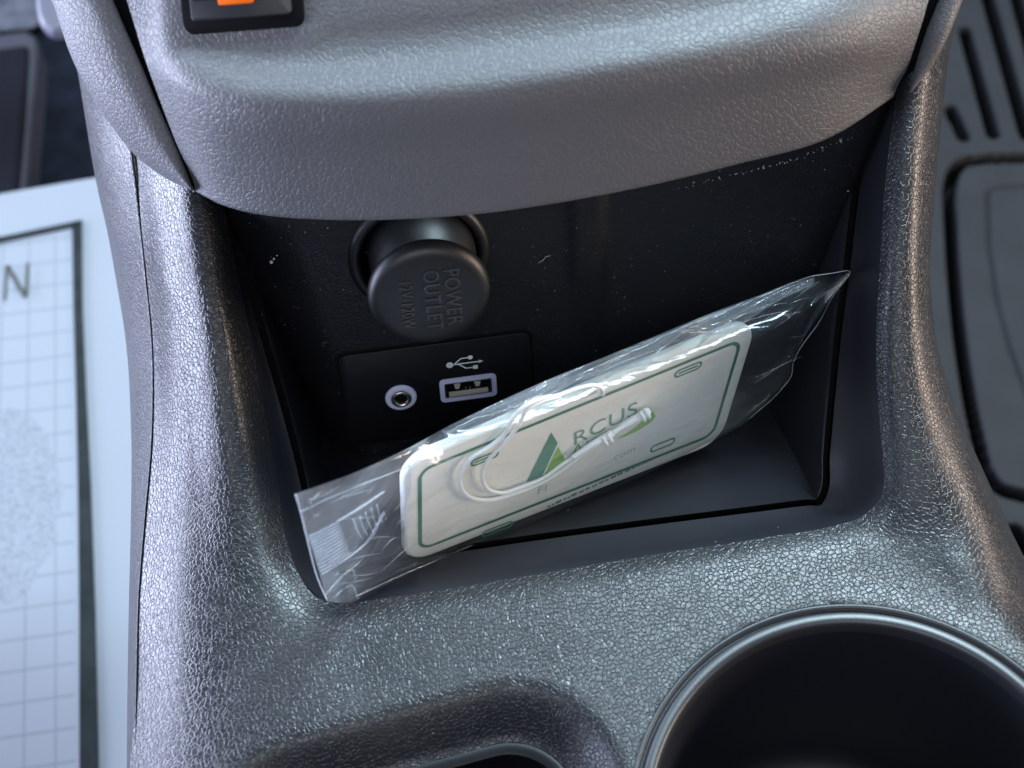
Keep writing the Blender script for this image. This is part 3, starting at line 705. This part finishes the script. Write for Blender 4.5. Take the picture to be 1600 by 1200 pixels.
# ================================================================== FLOOR, MATS
zc = -.215
def floor_poly(name, px, z, mat, kind=None):
    P = [oz(a_, b_, z) for a_, b_ in px]; o = mesh(name, P, [tuple(range(len(P)))], mat, None, smooth=False)
    if kind: o['kind'] = kind
    return o
fg = mesh('car_floor', [(-1.2, -.6, -.222), (1.2, -.6, -.222), (1.2, 1.4, -.222), (-1.2, 1.4, -.222)], [(0, 1, 2, 3)], CARPET, None, smooth=False); fg['kind'] = 'structure'
# rubber mat: one thick sheet with real grooves
zm = -.196
def w2(px, py): return oz(px, py, zm)[:2]
GR = [([(1487,172),(1505,212)], .0019), ([(1508,48),(1552,208)], .0019), ([(1540,-20),(1604,210)], .0021), ([(1585,-20),(1640,180)], .0021),
      ([(1640,246),(1530,249),(1508,252),(1493,264),(1485,290),(1486,350),(1494,470),(1508,580),(1530,690),(1545,740),(1562,762),(1590,772),(1650,776)], .0016),
      ([(1585,838),(1660,900)], .004)]
FN = [([(1640,288),(1552,293),(1543,300),(1545,380),(1558,470),(1580,550),(1610,630),(1650,720)], .00045)]
xs = np.arange(w2(1370, 600)[0], w2(1800, 0)[0], .0006); ys = np.arange(w2(1550, 1000)[1], w2(1550, -200)[1], .0006)
XX, YY = np.meshgrid(xs, ys, indexing='ij')
def dpoly(P):
    P = np.array([w2(*p) for p in P]); best = np.full(XX.shape, 9.)
    for a_, b_ in zip(P[:-1], P[1:]):
        ab = b_-a_; t_ = np.clip(((XX-a_[0])*ab[0]+(YY-a_[1])*ab[1])/(ab@ab), 0, 1)
        best = np.minimum(best, np.hypot(XX-a_[0]-ab[0]*t_, YY-a_[1]-ab[1]*t_))
    return best
H = np.zeros(XX.shape)
for P, r_ in GR:
    P2 = herm(np.array([[a_, b_, 0.] for a_, b_ in P])[:, None], sub=6)[:, 0, :2] if len(P) > 2 else P
    d_ = dpoly(P2); kk = np.clip((r_+.0012-d_)/.0014, 0, 1); H = np.minimum(H, -.016*kk)
for P, r_ in FN:
    d_ = dpoly(P); H = np.minimum(H, -.0012*np.clip((r_+.0006-d_)/.0007, 0, 1)+H*0+np.minimum(H, 0))
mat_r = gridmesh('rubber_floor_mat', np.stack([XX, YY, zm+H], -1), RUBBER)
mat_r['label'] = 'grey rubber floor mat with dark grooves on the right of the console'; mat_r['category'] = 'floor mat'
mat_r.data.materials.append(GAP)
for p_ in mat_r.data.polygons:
    if p_.center.z < zm-.007: p_.material_index = 1  # groove floors blackened, their deep shade put into the colour
mat_r.data.flip_normals() if mat_r.data.polygons[0].normal.z < 0 else None

# paper mat, left
zpap = -.185
pm = empty('paper_floor_mat', (0, 0, 0), 'pale blue-white paper floor mat with grey printed border, grid and letter N', 'paper mat')
m, nt, b = newmat('printed_paper'); L = nt.links.new
tc = node(nt, 'ShaderNodeTexCoord'); sp = node(nt, 'ShaderNodeSeparateXYZ'); L(tc.outputs['Object'], sp.inputs[0])
def mth(op, *a_):
    n = node(nt, 'ShaderNodeMath', operation=op)
    for i, v in enumerate(a_):
        if isinstance(v, (int, float)): n.inputs[i].default_value = v
        else: L(v, n.inputs[i])
    return n.outputs[0]
gx, gy = oz(45, 450, zpap)[0], oz(45, 450, zpap)[1]
bx0 = oz(112, 372, zpap)[0]; byt = oz(60, 372, zpap)[1]
def line(v, o_, per, wd, soft):
    f_ = mth('FRACT', mth('DIVIDE', mth('SUBTRACT', v, float(o_)), float(per)))
    d_ = mth('ABSOLUTE', mth('SUBTRACT', f_, .5))
    return mth('SMOOTH_MIN', mth('MAXIMUM', mth('DIVIDE', mth('SUBTRACT', wd/per, mth('SUBTRACT', .5, d_)), soft/per), 0.), 1., .01)
perx = abs(oz(88, 500, zpap)[0]-oz(46, 500, zpap)[0]); pery = abs(oz(60, 500, zpap)[1]-oz(60, 538, zpap)[1])
lx = line(sp.outputs[0], gx, perx, .0005, .0004); ly = line(sp.outputs[1], gy, pery, .0007, .0005)
gl = mth('MAXIMUM', lx, mth('MULTIPLY', ly, .8))
inside = mth('MULTIPLY', mth('LESS_THAN', sp.outputs[0], float(bx0)), mth('LESS_THAN', sp.outputs[1], float(byt)))
# printed speckled footprint
ns_ = node(nt, 'ShaderNodeTexNoise'); ns_.inputs['Scale'].default_value = 900; ns_.inputs['Detail'].default_value = 2; L(tc.outputs['Object'], ns_.inputs['Vector'])
nb_ = node(nt, 'ShaderNodeTexNoise'); nb_.inputs['Scale'].default_value = 60; nb_.inputs['Detail'].default_value = 3; L(tc.outputs['Object'], nb_.inputs['Vector'])
fc = oz(0, 790, zpap)
dx_ = mth('DIVIDE', mth('SUBTRACT', sp.outputs[0], float(fc[0])), .021); dy_ = mth('DIVIDE', mth('SUBTRACT', sp.outputs[1], float(fc[1])), .040)
rr_ = mth('SQRT', mth('ADD', mth('MULTIPLY', dx_, dx_), mth('MULTIPLY', dy_, dy_)))
fm_ = mth('LESS_THAN', mth('ADD', rr_, mth('MULTIPLY', nb_.outputs['Fac'], .35)), 1.17)
spk = mth('MULTIPLY', fm_, mth('MULTIPLY', mth('SUBTRACT', ns_.outputs['Fac'], .38), 1.6))
gl2 = mth('MULTIPLY', gl, mth('SUBTRACT', 1.0, fm_))
fac = mth('MULTIPLY', inside, mth('ADD', mth('MULTIPLY', gl2, .48), mth('MAXIMUM', spk, 0.)))
mm = node(nt, 'ShaderNodeMix', data_type='RGBA'); mm.inputs['A'].default_value = (.24, .265, .30, 1); mm.inputs['B'].default_value = (.085, .10, .12, 1)
L(fac, mm.inputs['Factor']); L(mm.outputs['Result'], b.inputs['Base Color']); b.inputs['Roughness'].default_value = .8
PAPER = m
def sheet(name, px, z, mat, parent, nsub=1):
    P = [oz(a_, b_, z) for a_, b_ in px]; n = len(P); V = P+[p-np.array([0, 0, .0006]) for p in P]
    return mesh(name, V, [tuple(range(n))[::-1], ]+[(i, (i+1) % n, n+(i+1) % n, n+i) for i in range(n)]+[tuple(range(n, 2*n))], mat, parent, smooth=False)
sheet('paper_sheet', [(-330,388),(-330,1500),(330,1450),(300,250),(152,277),(0,303)], zpap, PAPER, pm)
BORD = plain('grey_green_print', (.022, .027, .028), .9, spec=.05, var=.25, vscale=150)
sheet('printed_border', [(113,352),(128,343),(129,480),(135,620),(142,760),(149,960),(153,1150),(157,1400),(125,1400),(124,1150),(124,960),(122,760),(119,620),(115,480)], zpap+.0009, BORD, pm)
sheet('printed_border', [(-300,452),(-300,441),(0,370),(128,343),(118,353),(0,378)], zpap+.0009, BORD, pm)
n0, n1, n2 = oz(7, 471, zpap), oz(45, 465, zpap), oz(10, 418, zpap)
PRN = plain('olive_print', (.045, .055, .045), .8)
wN = (n1-n0)[:2]; hN = (n2-n0)[:2]
bmN = bmesh.new()
def Np(a_, b_): q_ = n0[:2]+wN*a_+hN*b_; return bmN.verts.new((q_[0], q_[1], zpap+.0013))
for P in ([(0, 0), (.13, 0), (.13, 1), (0, 1)], [(.87, 0), (1, 0), (1, 1), (.87, 1)], [(.0, 1), (.17, 1), (1, 0), (.83, 0)]):
    bmN.faces.new([Np(*p) for p in P])
bmobj('letter', bmN, PRN, pm, smooth=False)

# footwell pieces, top left
foot = empty('plastic_tray', (0, 0, 0), 'dark plastic tray with a lighter rim standing on the carpet at the upper left edge', 'plastic tray')
zt = -.19
def slab(name, px, z, th, mat, parent):
    P = [oz(a_, b_, z) for a_, b_ in px]; n = len(P); V = P+[p-np.array([0, 0, th]) for p in P]
    o = mesh(name, V, [tuple(range(n)), tuple(range(n, 2*n))[::-1]]+[(i, n+i, n+(i+1) % n, (i+1) % n) for i in range(n)], mat, parent, smooth=False)
    bm = bmesh.new(); bm.from_mesh(o.data); bmesh.ops.recalc_face_normals(bm, faces=bm.faces); bm.to_mesh(o.data); bm.free()
    md = o.modifiers.new('b', 'BEVEL'); md.width = .003; md.segments = 3; return o
slab('tray_rim', [(-250,90),(0,50),(42,44),(58,56),(58,90),(50,180),(38,320),(-250,380)], zt, .02, plain('rim_grey_plastic', (.030, .030, .042), .5, spec=.3), foot)
slab('tray_face', [(-250,108),(0,72),(45,66),(46,90),(40,180),(28,320),(-250,380)], zt+.002, .01, DARKPL, foot)
kn = empty('plastic_end_cap', (0, 0, 0), 'pale grey rounded plastic end cap at the top left, beside the grey trim', 'cover')
slab('cover_end', [(52,-80),(54,0),(58,25),(66,40),(80,46),(120,46),(140,-80)], -.12, .007, plain('pale_grey_plastic', (.085, .085, .115), .5), kn)
cps = floor_poly('floor_carpet', [(-300,-300),(110,-300),(75,30),(50,44),(0,48),(-300,80)], -.214, plain('grey_carpet', (.055, .058, .075), .95, bump=.002, bscale=400, var=.5, vscale=120), 'structure')

# ------------------------------------------------------------------ dust and scuffs
def specks(name, mat, parent, items):
    bm = bmesh.new()
    for P, r_ in items:
        mt = Matrix.Translation(Vector(P)); bmesh.ops.create_icosphere(bm, subdivisions=1, radius=r_, matrix=mt)
    o = bmobj(name, bm, mat, parent); o['kind'] = 'stuff'; return o
DUST = plain('dust', (.5, .47, .42), .9)
it = [(FF.p(*fxy(px, py), .0001), r_) for px, py, r_ in ((424,409,.00045),(428,404,.0003),(433,399,.0002),(948,391,.0002),(1325,298,.00022),(960,433,.00015),(512,356,.00014))]
it += [(FF.p(*fxy(random.uniform(400, 1280), random.uniform(340, 520)), .0001), random.uniform(.00005, .00011)) for _ in range(60)]
for _ in range(28):
    px = random.uniform(880, 1270); py = random.uniform(640+(1270-px)*.25, 800)
    it.append((oz(px, py, -.0165-(800-py)*.00012), random.uniform(.00006, .00014)))
for _ in range(60):
    a_ = random.uniform(0, 6.28); r_ = random.uniform(.0475, .07); it.append((np.array([CC[0]+r_*math.cos(a_), CC[1]+r_*math.sin(a_), .0001]), random.uniform(.00004, .0001)))
specks('dust_specks', DUST, console, it)
it = []
for k_ in range(70):
    s = random.random()**.7; px = 1030+s*290; py = 297-(px-1030)*.235-(max(0, px-1200)**2)*.0011
    it.append((FF.p(*fxy(px+random.uniform(-3, 3), py+random.uniform(0, 5)), .0003), random.uniform(.00006, .00018)))
specks('scuff_marks', DUST, console, it)
tube('lint_fibre', [FF.p(*fxy(a_, b_), .0004) for a_, b_ in ((841,409),(848,405),(852,400),(859,398))], .00008, DUST, console, seg=5, n=8)
